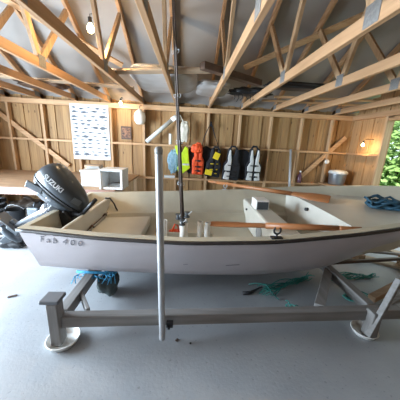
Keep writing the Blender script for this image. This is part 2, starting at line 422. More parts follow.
# rub rail around the gunwale
for s in (-1, 1):
    pts = [(x, YC+s*(G(x)[0]+.008), G(x)[1]-.012) for x in XS]
    mb = MB(); mb.tube(pts, .0145, 8); adopt(boat, mb.put('rub_rail', RUB, smooth=True))
adopt(boat, MB().tube([(-1.457, YC-w0, z0-.012), (-1.457, YC+w0, z0-.012)], .0145, 8).put('rub_rail', RUB, smooth=True))
adopt(boat, MB().box2((-1.2, YC-.02, .252), (1.5, YC+.02, .28)).put('keel_strip', HULL, bevel=.005))
def cross_panel(name, x0, x1, zt, m, zb=.385, label=None, n=14, bevel=.015):
    """box across the boat between x0 and x1, its ends following the inner shell"""
    mb = MB(); rows = []
    zs = [zb+(zt-zb)*i/6 for i in range(7)]
    for x in (x0, x1):
        for s in (-1, 1):
            rows.append([(x, YC+s*(inner_w(x, z)+.012), z) for z in zs])
    # rows: x0-, x0+, x1-, x1+
    A = [[mb.bm.verts.new(p) for p in r] for r in rows]
    f = mb.bm.faces.new
    for i in range(6):
        f((A[0][i], A[0][i+1], A[1][i+1], A[1][i])); f((A[2][i], A[3][i], A[3][i+1], A[2][i+1]))
        f((A[0][i], A[2][i], A[2][i+1], A[0][i+1])); f((A[1][i], A[1][i+1], A[3][i+1], A[3][i]))
    f((A[0][6], A[2][6], A[3][6], A[1][6])); f((A[0][0], A[1][0], A[3][0], A[2][0]))
    return adopt(boat, mb.put(name, m, bevel=bevel))
cross_panel('motor_well_floor', -1.39, -1.16, .56, LINER)
cross_panel('motor_well_bulkhead', -1.17, -1.125, .725, LINERW)
cross_panel('stern_seat', -1.125, -.52, .50, LINERW)
thw = cross_panel('thwart', .87, 1.13, .735, LINERW, bevel=.03)
# fore deck following the flare
mb = MB(); dxs = [1.55+i*.12 for i in range(15)]; rows = []
for x in dxs:
    zt = .85+.035*(x-1.55)
    ww = inner_w(x, zt)+.012
    rows.append([(x, YC-ww, zt), (x, YC-ww*.5, zt+.012), (x, YC, zt+.018), (x, YC+ww*.5, zt+.012), (x, YC+ww, zt)])
v = mb.grid(rows)
zb_ = [.38, .5, .62, .74]
low = [[mb.bm.verts.new((1.55-.06*(1-(z-.38)/.47), YC+t*(inner_w(1.55, z)+.012), z)) for t in (-1, -.5, 0, .5, 1)] for z in zb_] + [v[0]]
for A, B in zip(low, low[1:]):
    for k in range(4): mb.bm.faces.new((A[k], A[k+1], B[k+1], B[k]))
deck = mb.put('fore_deck', LINERW); adopt(boat, deck)
# hatch, bung and knob details
t = MB().lathe([(.10, 0), (.10, .012), (.085, .016), (.08, .008)], (.872, 2.50, .53), 20, Euler((0, -PI/2, 0)).to_matrix().to_4x4()).put('hatch_cover', GREYP, smooth=False); adopt(boat, t)
adopt(boat, MB().lathe([(.014, 0), (.014, .02)], (.87, 3.13, .64), 12, Euler((0, -PI/2, 0)).to_matrix().to_4x4()).put('drain_plug', BLACK))
adopt(boat, MB().lathe([(.022, -.01), (.022, .02), (.012, .026)], (1.52, 2.70, .79), 12, Euler((0, -PI/2, 0)).to_matrix().to_4x4()).put('eye_bolt', BLACK))
# lashing strap on the stern bulkhead with its hooks
adopt(boat, MB().tube([(-1.115, 2.15, .535), (-1.112, 2.5, .54), (-1.112, 2.9, .545), (-1.112, 3.12, .55)], .007, 6).tube([(-1.12, 2.50, .53), (-1.09, 2.5, .57), (-1.075, 2.51, .545)], .012, 6).tube([(-1.12, 2.92, .54), (-1.09, 2.92, .58), (-1.075, 2.93, .555)], .012, 6).put('seam_strap', DBROWN, smooth=True))
adopt(boat, MB().tube([(-1.15, 3.12, .74), (-1.1, 3.16, .73), (-1.03, 3.12, .66), (-1.0, 3.1, .60), (-.99, 3.12, .57)], .011, 8).put('fuel_hose', BLACK, smooth=True))
# rowlocks
def rowlock(x, s, ang):
    w, z = G(x)[:2]; y = YC+s*(w-.035)
    mb = MB(); mb.tube([(x, y, z-.03), (x, y, z+.045)], .009, 8)
    mb.tube([(x+.027*math.cos(a), y, z+.070+.030*math.sin(a)) for a in [math.radians(d) for d in range(125, 416, 20)]], .008, 8)
    mb.box((x, y, z+.009), (.09, .045, .012))
    adopt(boat, mb.put('rowlock', BLACK if s < 0 else STEEL, smooth=False))
rowlock(.72, -1, 0); rowlock(.60, 1, 0)
# lettering on the near side by the stern, script hand
def hull_pt(x, z):
    P = outer(x)
    for (a, za), (b, zb) in zip(P, P[1:]):
        if za >= z >= zb: return YC-(b+(a-b)*(z-zb)/max(1e-6, za-zb))
    return YC-P[0][0]
def hull_frame(x, z):
    o = Vector((x, hull_pt(x, z), z)); dx = (Vector((x+.05, hull_pt(x+.05, z), z))-o).normalized(); dz = (Vector((x, hull_pt(x, z+.03), z+.03))-o).normalized()
    n = dx.cross(dz).normalized()
    o += n*.004
    return Matrix(((dx.x, dz.x, n.x, o.x), (dx.y, dz.y, n.y, o.y), (dx.z, dz.z, n.z, o.z), (0, 0, 0, 1)))
for ch, x in zip('Fab400', (-1.275, -1.215, -1.155, -1.065, -.995, -.925)):
    text_mesh('lettering', ch, .095, hull_frame(x, .652), HULLTXT, boat, extrude=.001, shear=.35, bold=-.0010)
adopt(boat, MB().tube([hull_frame(-1.285, .728).translation, hull_frame(-1.25, .732).translation, hull_frame(-1.19, .727).translation], .0022, 5).put('lettering', HULLTXT))
# scratches on the topside
for (a, za, b, zb) in ((.36, .50, .48, .515), (-.02, .50, .02, .506)):
    adopt(boat, MB().tube([hull_frame(a, za).translation, hull_frame((a+b)/2, (za+zb)/2).translation, hull_frame(b, zb).translation], .0025, 5).put('scratch', HULLTXT))

# grey step box on the thwart
gb = thing('plastic_box', 'small pale grey plastic box with a dark opening sitting on the boat thwart', 'box', (.95, 2.9, .736))
adopt(gb, MB().box2((.885, 2.78, .736), (1.06, 3.0, .865)).put('case', WHITEP, bevel=.012))
adopt(gb, MB().box2((.90, 2.772, .746), (1.045, 2.782, .845)).put('opening', MIDG))

# ------------------------------------------------------------------ cradle
cr = thing('boat_cradle', 'weathered grey timber cradle under the boat, its front legs standing in white basins', 'boat cradle', (.33, 2.6, 0))
CAPM = mat('cap_plastic', (.13, .14, .155), .5, var=.15)
def cp(name, mb, m, bevel=.005, label=None):
    o = mb.put(name, m, bevel=bevel, segs=1); adopt(cr, o)
    if label: o['label'] = label
    return o
XA, XB, YA, YD = -.955, 1.585, 1.485, 3.72
cp('front_beam', MB().bar((XA+.038, 1.495, .193), (XB+.3, 1.60, .193), .075, .095), GREYW)
cp('rear_beam', MB().box2((XA+.045, YD-.03, .145), (XB+.3, YD+.045, .24)), GREYW)
for x in (XA, XB):
    for y in (YA, YD):
        yy = y+(.055 if (x == XB and y == YA) else 0)
        cp('leg', MB().box2((x-.038, yy-(.06 if y == YA else .045), .012 if y == YA else 0.0), (x+.038, yy+.03, .372 if x == XA else .262)), GREYWZ)
cp('leg_cap', MB().box((XA-.015, YA, .388), (.132, .12, .030)), CAPM)
cp('leg_cap', MB().box((XA-.015, YD, .388), (.132, .12, .030)), CAPM)
cp('cross_beam', MB().box2((-.985, YA+.046, .16), (-.90, YD-.046, .252)), GREYWY)
cp('cross_beam', MB().box2((1.60, YA+.14, .16), (1.68, YD-.046, .252)), GREYWY)
cp('corner_brace', MB().bar((-.915, 1.78, .2), (-.76, 1.56, .2), .03, .07), GREYWY)
cp('corner_brace', MB().bar((1.62, 2.22, .2), (1.17, 1.62, .2), .085, .085), GREYWY)
cp('bracket', MB().box((-.105, YA-.04, .20), (.05, .03, .05)).box((-.11, YA-.055, .185), (.02, .03, .02)), BLACK, .002)
# galvanised pole bolted to the front beam
pole = thing('metal_pole', 'tall galvanised steel pole standing upright at the front of the cradle', 'pole', (-.165, 1.437, .06))
adopt(pole, MB().tube([(-.160, 1.437, .072), (-.188, 1.437, 1.49)], .0235, 20).put('tube', STEEL, smooth=True)).modifiers.new('e', 'EDGE_SPLIT')
adopt(pole, MB().lathe([(.025, -.02), (.026, .01), (.018, .024), (0.004, .028)], (-.188, 1.437, 1.49), 20).put('end_cap', GREYP, smooth=True))
# basins under the legs
def basin(x, y, label, k=1):
    b = thing('plastic_basin', label, 'basin', (x, y, 0), 'basins under the cradle legs')
    b.scale = (k, k, k)
    prof = [(.001, .004), (.088, .004), (.098, .012), (.108, .040), (.114, .044), (.117, .040), (.112, .035), (.098, .002), (.001, 0)]
    o = MB().lathe(prof, (0, 0, 0), 32).put('bowl', WHITEP, b, smooth=True)
    bm_ = MB(); bm_.tube([(.115*math.cos(a), .115*math.sin(a), .042) for a in [2*PI*i/36 for i in range(37)]], .005, 6, cap=False); bm_.put('rim', WHITEP, b, smooth=True)
basin(XA+.028, YA-.005, 'shallow white plastic basin under the left front leg of the cradle')
basin(XB-.005, YA+.085, 'shallow white plastic basin under the right front leg of the cradle', .88)

# ------------------------------------------------------------------ outboard motor (tilted up on the transom)
om = thing('outboard_motor', 'dark grey outboard motor tilted up on the boat transom', 'outboard motor', (-1.44, 2.52, .90))
om.rotation_euler = (0, math.radians(43), 0)
def mp_(name, o, label=None):
    o.name = name
    if label: o['label'] = label
    return o
def cowl_rows(levels, n=28, sx=1):
    rows = []
    for (z, vb, vf, hw, tilt) in levels:
        cx, a = (vb+vf)/2, (vf-vb)/2; row = []
        for k in range(n+1):
            t = 2*PI*k/n; c, s = math.cos(t), math.sin(t); p = 2.7
            r = (abs(c)**p+abs(s)**p)**(-1/p)
            x = cx+a*c*r; taper = 1-.28*max(0, (x-cx)/a)
            row.append((x, hw*s*r*taper, z+tilt*(x-cx)))
        rows.append(row)
    return rows
def loft_closed(levels):
    mb = MB(); rows = cowl_rows(levels); vs = []
    for r in rows: vs.append([mb.bm.verts.new(p) for p in r[:-1]])
    for A, B in zip(vs, vs[1:]):
        n = len(A)
        for k in range(n): mb.bm.faces.new((A[k], A[(k+1) % n], B[(k+1) % n], B[k]))
    mb.bm.faces.new(vs[0][::-1]); mb.bm.faces.new(vs[-1]); return mb
LV = [(.055, -.30, .31, .145, 0), (.07, -.315, .325, .155, 0), (.14, -.31, .31, .156, -.03), (.20, -.285, .27, .145, -.08), (.245, -.245, .21, .12, -.14), (.268, -.20, .14, .085, -.17), (.276, -.14, .05, .045, -.18)]
loft_closed(LV).put('cowl', DARK, om, smooth=True)
loft_closed([(.035, -.31, .322, .152, 0), (.055, -.318, .328, .158, 0)]).put('cowl_seam', BLACK, om, smooth=False)
loft_closed([(-.10, -.16, .16, .085, 0), (-.06, -.24, .24, .12, 0), (.0, -.29, .29, .142, 0), (.035, -.305, .31, .149, 0)]).put('lower_cover', DARK, om, smooth=True)
MB().box((-.20, -.128, -.02), (.18, .03, .075), (0, -.25, 0)).put('side_panel', MIDG, om, bevel=.01)
MB().box((.27, 0, -.14), (.26, .24, .20), (0, .2, 0)).box((.12, 0, -.1), (.2, .2, .1)).put('engine_bracket', BLACK, om, bevel=.02, segs=3)
text_mesh('brand_lettering', 'SUZUKI', .070, Matrix.Identity(4), LETTER, None, extrude=.002, bold=.0015)
tx = bpy.data.objects['brand_lettering']
for vtx in tx.data.vertices:      # wrap onto the side of the cowl (faces the camera, -y)
    x, h, e = vtx.co; X_ = -.20+x*.98; z = .135+h
    lv = LV
    zz = z + .0
    hw = ip(zz, [l[0] for l in lv], [l[3] for l in lv]); vb = ip(zz, [l[0] for l in lv], [l[1] for l in lv]); vf = ip(zz, [l[0] for l in lv], [l[2] for l in lv])
    cx, a = (vb+vf)/2, (vf-vb)/2; q = min(.95, abs((X_-cx)/a)); yy = hw*(1-q**2.7)**(1/2.7)*(1-.28*max(0, (X_-cx)/a))
    vtx.co = (X_, -(yy+.004+e), z)
tx.parent = om
mbd = MB(); mbd.box((.20, -.118, .15), (.09, .006, .07), (0, 0, .42)); mbd.put('badge', MIDG, om)
# leg, silver tube, gearcase and propeller
mb = MB(); mb.tube([(.01, 0, -.06), (.0, 0, -.22), (-.13, 0, -.62)], [.055, .032, .027], 14); mb.put('drive_shaft_housing', SILV, om, smooth=True)
mb = MB(); mb.tube([(.005, 0, -.16), (-.005, 0, -.20), (-.02, 0, -.25)], [.055, .062, .04], 14).tube([(.04, -.075, -.10), (.0, -.06, -.26)], .018, 10); mb.put('collar', SILV, om, smooth=True)
mb = MB(); mb.prism([(-.19, -.56), (-.06, -.56), (-.04, -.64), (-.03, -.78), (-.15, -.80), (-.19, -.70), (-.21, -.60)], .05, Matrix.Translation((0, -.025, 0))); mb.put('leg_blade', MIDG, om, bevel=.018, segs=3)
MB().box((-.20, 0, -.62), (.27, .15, .014), (0, .03, 0)).put('cavitation_plate', MIDG, om, bevel=.004)
mb = MB(); mb.tube([(.03, 0, -.74), (.0, 0, -.74), (-.08, 0, -.74), (-.18, 0, -.74), (-.23, 0, -.74)], [.008, .035, .052, .048, .034], 18); mb.put('gearcase', DARK, om, smooth=True)
mb = MB(); mb.prism([(-.03, -.76), (-.13, -.76), (-.15, -.90), (-.09, -.90)], .014, Matrix.Translation((0, -.007, 0))); mb.put('skeg', DARK, om, bevel=.004)
mb = MB(); mb.tube([(-.23, 0, -.74), (-.31, 0, -.74)], [.034, .02], 14)
pr = mb.put('propeller', SILV, om, smooth=True)
for k in range(3):
    a0 = 2*PI*k/3+.4; bmr = MB(); rows = []
    for i in range(7):
        r = .03+.085*i/6; wdt = .055*math.sin(PI*(.25+.7*i/6)); row = []
        for j in range(5):
            q = (j/4-.5)*2*wdt; ang = a0+q*5; row.append((-.265+q*.55, r*math.cos(ang), -.74+r*math.sin(ang)))
        rows.append(row)
    bmr.grid(rows); o = bmr.put('blade', SILV, pr, smooth=True); s_ = o.modifiers.new('s', 'SOLIDIFY'); s_.thickness = .006; s_.offset = 0
# clamp bracket, throttle and carrying parts
mb = MB()
for s in (-1, 1): mb.prism([(.0, -.17), (.13, -.22), (.22, -.10), (.16, .0), (.02, .0)], .02, Matrix.Translation((0, s*.07-.01, 0)))
mb.box((.10, 0, -.10), (.12, .13, .05)); mb.put('clamp_bracket', BLACK, om, bevel=.006)
for s in (-1, 1): MB().tube([(.19, s*.07, -.19), (.24, s*.07, -.11), (.27, s*.07, -.07)], .012, 8).put('clamp_screw', BLACK, om, smooth=True)
MB().box((-.08, -.11, -.06), (.14, .03, .04)).box((-.02, -.12, -.015), (.06, .03, .05)).put('side_lever', SILV, om, bevel=.006)
# tiller in world terms runs forward and up; here in motor axes
mb = MB(); mb.tube([(.24, -.06, -.02), (.31, -.08, .03), (.325, -.09, .10)], .022, 10); til = mb.put('tiller_handle', BLACK, om, smooth=True)
MB().tube([(.325, -.09, .10), (.325, -.10, .24), (.325, -.10, .31)], [.020, .024, .021], 12).put('grip', BLACK, til, smooth=True)

# ------------------------------------------------------------------ fishing gear in the boat
RT = .375
rr = thing('rod_rack', 'rack of short white plastic tubes standing inside the boat amidships', 'rod rack', (0, 2.2, .376))
for x, y in ((-.235, 2.23), (-.03, 2.2), (.14, 2.22), (.215, 2.20)):
    r_ = .032 if x != -.03 else .042
    mb = MB(); mb.lathe([(r_, 0), (r_, RT), (r_-.005, RT+.002), (r_-.005, .01)], (x, y, .379), 20)
    adopt(rr, mb.put('rod_tube', WHITEP, smooth=True)).modifiers.new('e', 'EDGE_SPLIT')
adopt(rr, MB().box2((-.32, 2.15, .376), (.28, 2.28, .41)).box2((-.32, 2.262, .56), (.28, 2.277, .61)).put('base', LINERW, bevel=.004))
def rod(name, label, bx, by, tx_, ty, ztop, r, reel_z, side):
    b = thing(name, label, 'fishing rod', (bx, by, .42), 'fishing rods in the boat')
    def P(z):
        t = (z-.42)/(ztop-.42); return Vector((bx+(tx_-bx)*t, by+(ty-by)*t, z))
    adopt(b, MB().tube([P(.42), P(.80)], r+.004, 10).put('butt', BLACK, smooth=True))
    adopt(b, MB().tube([P(.80), P(1.6), P(2.4), P(ztop)], [r, r*.85, r*.6, r*.35], 10).put('blank', ROD, smooth=True))
    c = P(reel_z); d = Vector((math.cos(side), math.sin(side), 0))
    mb = MB(); mb.tube([c, c+d*.035], .007, 8); mb.lathe([(.012, -.03), (.03, -.028), (.03, -.02), (.018, -.015), (.018, .015), (.03, .02), (.03, .028), (.01, .03)], c+d*.045, 16)
    adopt(b, mb.put('reel', MIDG, smooth=True)).modifiers.new('e', 'EDGE_SPLIT')
    adopt(b, MB().tube([c+d*.045, c+d*.045+Vector((.02, -.03, .02)), c+d*.055+Vector((.04, -.035, .05))], .005, 6).put('reel_handle', STEEL))
    mb = MB()
    for z in (1.15, 1.55, 1.95, 2.3):
        if z < ztop:
            q = P(z)+d*.02; mb.tube([q+Vector((.012*math.cos(a)*d.x, .012*math.cos(a)*d.y, .014*math.sin(a))) for a in [2*PI*i/10 for i in range(11)]], .002, 5, cap=False)
    adopt(b, mb.put('line_guide', STEEL))
rod('fishing_rod', 'tall dark fishing rod with its reel turned to the left, standing in the middle tube', -.035, 2.2, -.205, 2.22, 3.05, .010, .80, PI*.75)
rod('fishing_rod', 'tall dark fishing rod with its reel turned to the right, standing in the middle tube', -.012, 2.205, -.185, 2.2, 2.9, .011, .84, -.5)
rod('fishing_rod', 'tall dark fishing rod with its reel facing the camera, standing in the middle tube', -.025, 2.188, -.165, 2.17, 2.75, .010, .77, -PI/2)
# orange-red bailer on the boat floor
br = thing('bailer', 'orange-red plastic bailer beside the middle rod tube', 'bailer', (-.13, 2.3, .376))
adopt(br, MB().lathe([(.05, 0), (.065, .20), (.07, .205), (.062, .195), (.045, .01)], (-.13, 2.37, .377), 20).put('scoop', RED, smooth=True))
adopt(br, MB().tube([(-.165, 2.33, .58), (-.13, 2.33, .68), (-.10, 2.34, .66), (-.085, 2.35, .58)], .010, 8).put('handle', RED, smooth=True))

def oar(label, a, b, blade_at_a=True, bl=.58, bw_=.135, tilt=0):
    a, b = Vector(a), Vector(b); root = thing('oar', label, 'oar', (a+b)/2, 'oars laid in the boat')
    if not blade_at_a: a, b = b, a
    d = (b-a).normalized(); side = d.cross(Vector((0, 0, 1))).normalized(); u = side.cross(d); lo, u = side, u; side = lo*math.cos(tilt)+u*math.sin(tilt); u = u*math.cos(tilt)-lo*math.sin(tilt)
    mb = MB(); rows = []
    for t, w_, h_ in ((0, .86, .020), (.04, .97, .026), (.12, 1, .03), (.45, 1, .034), (.75, .62, .04), (1, .36, .05)):
        c = a+d*bl*t; rows.append([c+side*(bw_/2*w_*math.cos(k*PI/6))+u*(h_/2*math.sin(k*PI/6)) for k in range(13)])
    mb.grid(rows); vs = list(mb.bm.verts); mb.bm.verts.ensure_lookup_table()
    mb.bm.faces.new([mb.bm.verts[i] for i in range(12)])
    adopt(root, mb.put('blade', OARW, smooth=True)).modifiers.new('e', 'EDGE_SPLIT')
    adopt(root, MB().tube([a+d*(bl-.03), a+d*(bl+.3), b-d*.18], [.031, .030, .026], 12).put('loom', OARW, smooth=True))
    adopt(root, MB().tube([b-d*.18, b-d*.16, b-d*.01, b], [.026, .021, .021, .014], 12).put('grip', OARW, smooth=True))
oar('wooden oar lying along the near side of the boat', (.24, 2.25, .725), (1.53, 1.78, .885), True, .6, .15, .0)
oar('wooden oar resting over the far gunwale with its blade on the fore deck', (.35, 3.9, .905), (1.80, 2.70, .93), False, .50, .15, .55)

# ------------------------------------------------------------------ ropes
def rope_pile(name, label, cat, c, d, m, n, r, seed, length=8, group=None, z0=0):
    rnd = random.Random(seed); mb = MB()
    for k in range(n):
        ph = rnd.random()*6.28; rx, ry = d[0]/2*rnd.uniform(.5, 1), d[1]/2*rnd.uniform(.5, 1); ox, oy = d[0]*rnd.uniform(-.18, .18), d[1]*rnd.uniform(-.18, .18)
        h = rnd.uniform(.1, .9)*d[2]; pts = []; tw = rnd.uniform(-.6, .6)
        for i in range(length*3+1):
            t = i/(length*3)*2*PI*rnd.choice((1, 1.0)); w1 = .18*math.sin(3*t+ph*2)
            x = rx*(math.cos(t+ph)+w1*.5); y = ry*(math.sin(t+ph)+w1)
            x, y = x*math.cos(tw)-y*math.sin(tw)*.6, x*math.sin(tw)*.4+y*math.cos(tw)
            z = max(r, h*(1-.35*abs(math.sin(t*2+ph)))*(1-.5*((x/d[0]*2)**2)))
            pts.append((c[0]+ox+x*.8, c[1]+oy+y*.8, z0+z))
        mb.tube(pts, r, 6)
    o = mb.put(name, m, smooth=True); return tag(o, label, cat, group)
rope_pile('rope_coil', 'dark blue rope heaped on the fore deck of the boat', 'rope', (2.42, 2.52, .88), (.55, .42, .13), BROPE, 16, .014, 3, z0=.895)
def rope_bundle(name, label, a, b, width, m, n, r, seed, tail=None):
    """loose hank of strands drawn out along a->b on the floor"""
    rnd = random.Random(seed); mb = MB(); a, b = Vector(a), Vector(b); d = b-a; s = d.cross(Vector((0, 0, 1))).normalized()
    for k in range(n):
        o0 = rnd.uniform(-1, 1); o1 = rnd.uniform(-1, 1); ph = rnd.random()*6; hh = rnd.uniform(.01, .06); t0, t1 = rnd.uniform(0, .12), rnd.uniform(.88, 1)
        pts = []
        for i in range(15):
            t = t0+(t1-t0)*i/14; off = (o0*(1-t)+o1*t)*width*.5*(.6+.5*math.sin(PI*t*1.6+1))+.02*math.sin(t*9+ph)
            pts.append(a+d*t+s*off+Vector((0, 0, r+hh*abs(math.sin(t*7+ph)))))
        mb.tube(pts, r, 5)
    if tail:
        for tl in tail: mb.tube(tl, r, 5)
    return tag(mb.put(name, m, smooth=True), label, 'rope', 'teal ropes on the floor')
rope_bundle('rope_hank', 'long hank of teal rope stretched on the floor behind the cradle beam', (.80, 2.06, 0), (1.56, 2.40, 0), .17, TEAL, 12, .005, 5,
            tail=[[(.98, 1.98, .006), (.92, 2.04, .05), (.88, 2.12, .09), (.80, 2.2, .05), (.73, 2.24, .006)]])
rope_bundle('rope_hank', 'tangle of teal rope on the floor right of the cradle cross beam, below the bow', (1.76, 2.40, 0), (2.42, 2.40, 0), .2, TEAL, 12, .005, 9)
rope_pile('rope_tangle', 'small knot of teal rope among the boards at the lower right', 'rope', (1.86, 2.05, 0), (.34, .2, .07), TEAL, 7, .006, 12, group='teal ropes on the floor')
rope_bundle('rope_end', 'short loose teal rope end on the dark floor just behind the cradle beam', (1.0, 1.87, 0), (1.16, 1.82, 0), .05, TEAL, 4, .005, 14)
st = MB(); st.tube([(.62, 2.06, .02), (.70, 2.07, .022), (.79, 2.13, .02), (.86, 2.17, .02)], [.02, .018, .012, .01], 8)
tag(st.put('stick', BLACK, smooth=True), 'short dark stick at the left end of the long teal rope hank', 'stick')
# bag with frayed blue rope hanging below the stern
bag = thing('canvas_bag', 'dark canvas bag with frayed blue rope under the boat stern', 'bag', (-.79, 2.08, 0))
adopt(bag, lump('sack', (-.785, 2.08, .115), (.20, .22, .23), mat('bag_canvas', (.07, .09, .09), .8, var=.4), amp=.25, freq=1.8, seed=2))
fr = MB(); rnd = random.Random(4)
for k in range(34):
    x = -1.06+.34*rnd.random(); y = 2.0+.10*rnd.random(); L = rnd.uniform(.03, .09)
    fr.tube([(x, y, .235+.01*rnd.random()), (x+rnd.uniform(-.05, .05), y-.03, .245), (x+rnd.uniform(-.07, .07), y-.04, .245-L)], .0045, 5)
fr.tube([(-1.07, 2.04, .262), (-.93, 2.03, .262), (-.80, 2.05, .245), (-.70, 2.07, .235)], .014, 8)
adopt(bag, fr.put('frayed_rope', CYROPE, smooth=True))

# ------------------------------------------------------------------ timber at the lower right
def plank(name, label, a, b, w, h, m, group='loose timber at the lower right', cat='plank'):
    return tag(MB().bar(a, b, w, h).put(name, m, bevel=.003, segs=1), label, cat, group)
plank('plank', 'brown board slanting up to the right over the teal rope tangle', (1.93, 1.93, .07), (3.1, 2.45, .13), .07, .06, BROWNW)
plank('plank', 'pale grey board just below the slanting brown board', (1.92, 1.83, .03), (3.1, 2.34, .03), .05, .03, GREYW)
plank('plank', 'pale grey batten leaning up to the right against the end of the cradle beam', (1.535, 1.475, .06), (1.69, 1.50, .58), .045, .03, GREYW)
plank('plank', 'pale wooden board on the bright floor under the bow, far one', (2.60, 2.92, .02), (3.45, 2.32, .02), .14, .036, PALEW)
plank('plank', 'pale wooden board lying furthest back on the floor at the right edge', (3.0, 3.45, .02), (3.6, 2.75, .02), .12, .036, PALEW)
plank('pole', 'thin dark bar running level under the bow', (1.55, 2.38, .205), (3.2, 2.60, .205), .035, .04, DBROWN, None, 'bar')
plank('pole', 'thin grey bar slanting behind the dark bar under the bow', (2.1, 2.98, .13), (3.2, 2.80, .13), .03, .035, GREYW, None, 'bar')
plank('support_block', 'dark wooden block carrying the thin dark bar at the bow end', (3.0, 2.45, .09), (3.0, 2.72, .09), .12, .18, BROWNW, None, 'block')
plank('support_block', 'wooden block under the slanting grey bar below the bow', (2.5, 2.80, .055), (2.5, 3.05, .055), .1, .11, BROWNW, None, 'block')

# small litter on the floor
tag(MB().box((-1.69, 2.0, .006), (.075, .022, .010), (0, 0, .45)).put('wood_chip', DBROWN, bevel=.003), 'small dark wood chip on the bright floor at the left', 'wood chip', 'litter on the floor')
tag(MB().box((-.05, 1.49, .005), (.03, .016, .009), (0, 0, .9)).put('wood_chip', DBROWN, bevel=.003), 'tiny dark chip right of the pole foot', 'wood chip', 'litter on the floor')
tag(MB().lathe([(.008, 0), (.009, .006), (.004, .01)], (.06, 1.46, 0), 8).put('pebble', BLACK), 'tiny black pebble on the floor in front of the cradle beam', 'pebble', 'litter on the floor')

# ------------------------------------------------------------------ workbench on the left and what is on and under it
wb = thing('workbench', 'long pale pine workbench along the back wall at the left', 'workbench', (-2.6, 4.4, 0))
adopt(wb, MB().box2((-4.25, 3.52, .735), (-1.14, 5.29, .77)).put('worktop', BROWNW, bevel=.004))
adopt(wb, MB().box2((-4.25, 3.49, .655), (-1.14, 3.518, .768)).put('apron', PINE_B, bevel=.003))
for x in (-4.15, -3.35, -1.21):
    adopt(wb, MB().box2((x-.035, 3.53, 0), (x+.035, 3.60, .734)).put('leg', PINE_Z, bevel=.003))
    adopt(wb, MB().box2((x-.035, 5.15, 0), (x+.035, 5.22, .734)).put('leg', PINE_Z, bevel=.003))
# foam boxes
fb = thing('foam_box', 'open white foam box on its side on the workbench, right of the pair', 'foam box', (-1.17, 3.75, .751), 'foam boxes on the workbench')
mb = MB(); x0, x1, y0, y1, z0_, z1_, t = -1.37, -1.03, 3.545, 3.90, .772, 1.085, .03
mb.box2((x0, y0, z0_), (x1, y1, z0_+t)); mb.box2((x0, y0, z1_-t), (x1, y1, z1_)); mb.box2((x0, y0, z0_+t), (x0+t, y1, z1_-t)); mb.box2((x1-t, y0, z0_+t), (x1, y1, z1_-t)); mb.box2((x0+t, y1-t, z0_+t), (x1-t, y1, z1_-t))
adopt(fb, mb.put('shell', FOAM))
mb = MB(); 
for a, b in (((x0-.012, y0-.02, z0_+.0), (x0+.022, y0+.02, z1_+.01)), ((x1-.022, y0-.02, z0_), (x1+.012, y0+.02, z1_+.01)), ((x0+.022, y0-.02, z1_-.022), (x1-.022, y0+.02, z1_+.01))): mb.box2(a, b)
adopt(fb, mb.put('rim', FOAM, bevel=.01))
adopt(fb, MB().box((-1.19, 3.75, .82), (.17, .2, .035), (0, 0, .2)).put('tray', GREYP, bevel=.004))
fb = thing('foam_box', 'closed white foam box on the workbench, left of the pair', 'foam box', (-1.56, 3.9, .751), 'foam boxes on the workbench')
adopt(fb, MB().box2((-1.74, 3.72, .772), (-1.40, 4.15, 1.0)).put('body', FOAM, bevel=.012))
adopt(fb, MB().box2((-1.75, 3.71, 1.001), (-1.39, 4.16, 1.04)).put('lid', FOAM, bevel=.01))
tag(MB().box((-1.78, 4.35, .918), (.26, .2, .29)).put('carton', CARD, bevel=.004), 'brown cardboard carton behind the left foam box', 'carton')
cn = thing('storage_tin', 'grey flat tin on the lid of the left foam box', 'tin', (-1.60, 3.95, 1.042))
adopt(cn, MB().box((-1.60, 3.95, 1.066), (.20, .16, .046)).put('body', GREYP, bevel=.006)); adopt(cn, MB().box((-1.60, 3.95, 1.096), (.21, .17, .013)).put('lid', CARD, bevel=.003))
# under the bench
def crate(label, x, y, w, d, h, m, z=0):
    c = thing('crate', label, 'crate', (x, y, z), 'clutter under the workbench'); mb = MB(); t = .015
    mb.box((x, y, z+.01), (w, d, .02))
    for s in (-1, 1):
        for zz in (.12, .40, .68, .93):
            mb.box((x, y+s*(d/2-t/2), z+.02+(h-.02)*zz), (w, t, h*.17)); mb.box((x+s*(w/2-t/2), y, z+.02+(h-.02)*zz), (t, d-2*t, h*.17))
    adopt(c, mb.put('slatted_body', m, bevel=.002, segs=1)); mb = MB()
    for sx in (-1, 1):
        for sy in (-1, 1): mb.box((x+sx*(w/2-.025), y+sy*(d/2-.025), z+h/2+.01), (.02, .02, h-.02))
    adopt(c, mb.put('corner_post', m))
crate('dark plastic crate under the left end of the workbench', -3.55, 3.95, .5, .4, .42, BLACK)
crate('grey plastic crate under the workbench beside the canister', -2.25, 4.05, .45, .38, .34, GREYP)
bk = thing('bucket', 'black bucket under the workbench', 'bucket', (-2.95, 3.85, 0), 'clutter under the workbench')
adopt(bk, MB().lathe([(.11, 0), (.145, .30), (.153, .305), (.153, .29), (.135, .295), (.10, .01)], (-2.95, 3.85, 0), 24).put('pail', BLACK, smooth=True))
adopt(bk, MB().tube([(-2.95+.15*math.cos(a), 3.85-.04*math.sin(a), .29+.10*math.sin(a)) for a in [PI*i/12 for i in range(13)]], .004, 6).put('handle', STEEL))
jc = thing('canister', 'dark grey fuel canister under the workbench', 'canister', (-2.62, 3.95, 0), 'clutter under the workbench')
adopt(jc, MB().box((-2.62, 3.95, .18), (.20, .34, .36)).put('tank', MIDG, bevel=.03, segs=3)); adopt(jc, MB().tube([(-2.62, 3.83, .36), (-2.62, 3.86, .42), (-2.62, 3.99, .42), (-2.62, 4.02, .36)], .014, 8).put('handle', MIDG, smooth=True)); adopt(jc, MB().lathe([(.03, 0), (.03, .03)], (-2.62, 4.06, .36), 14).put('cap', BLACK))
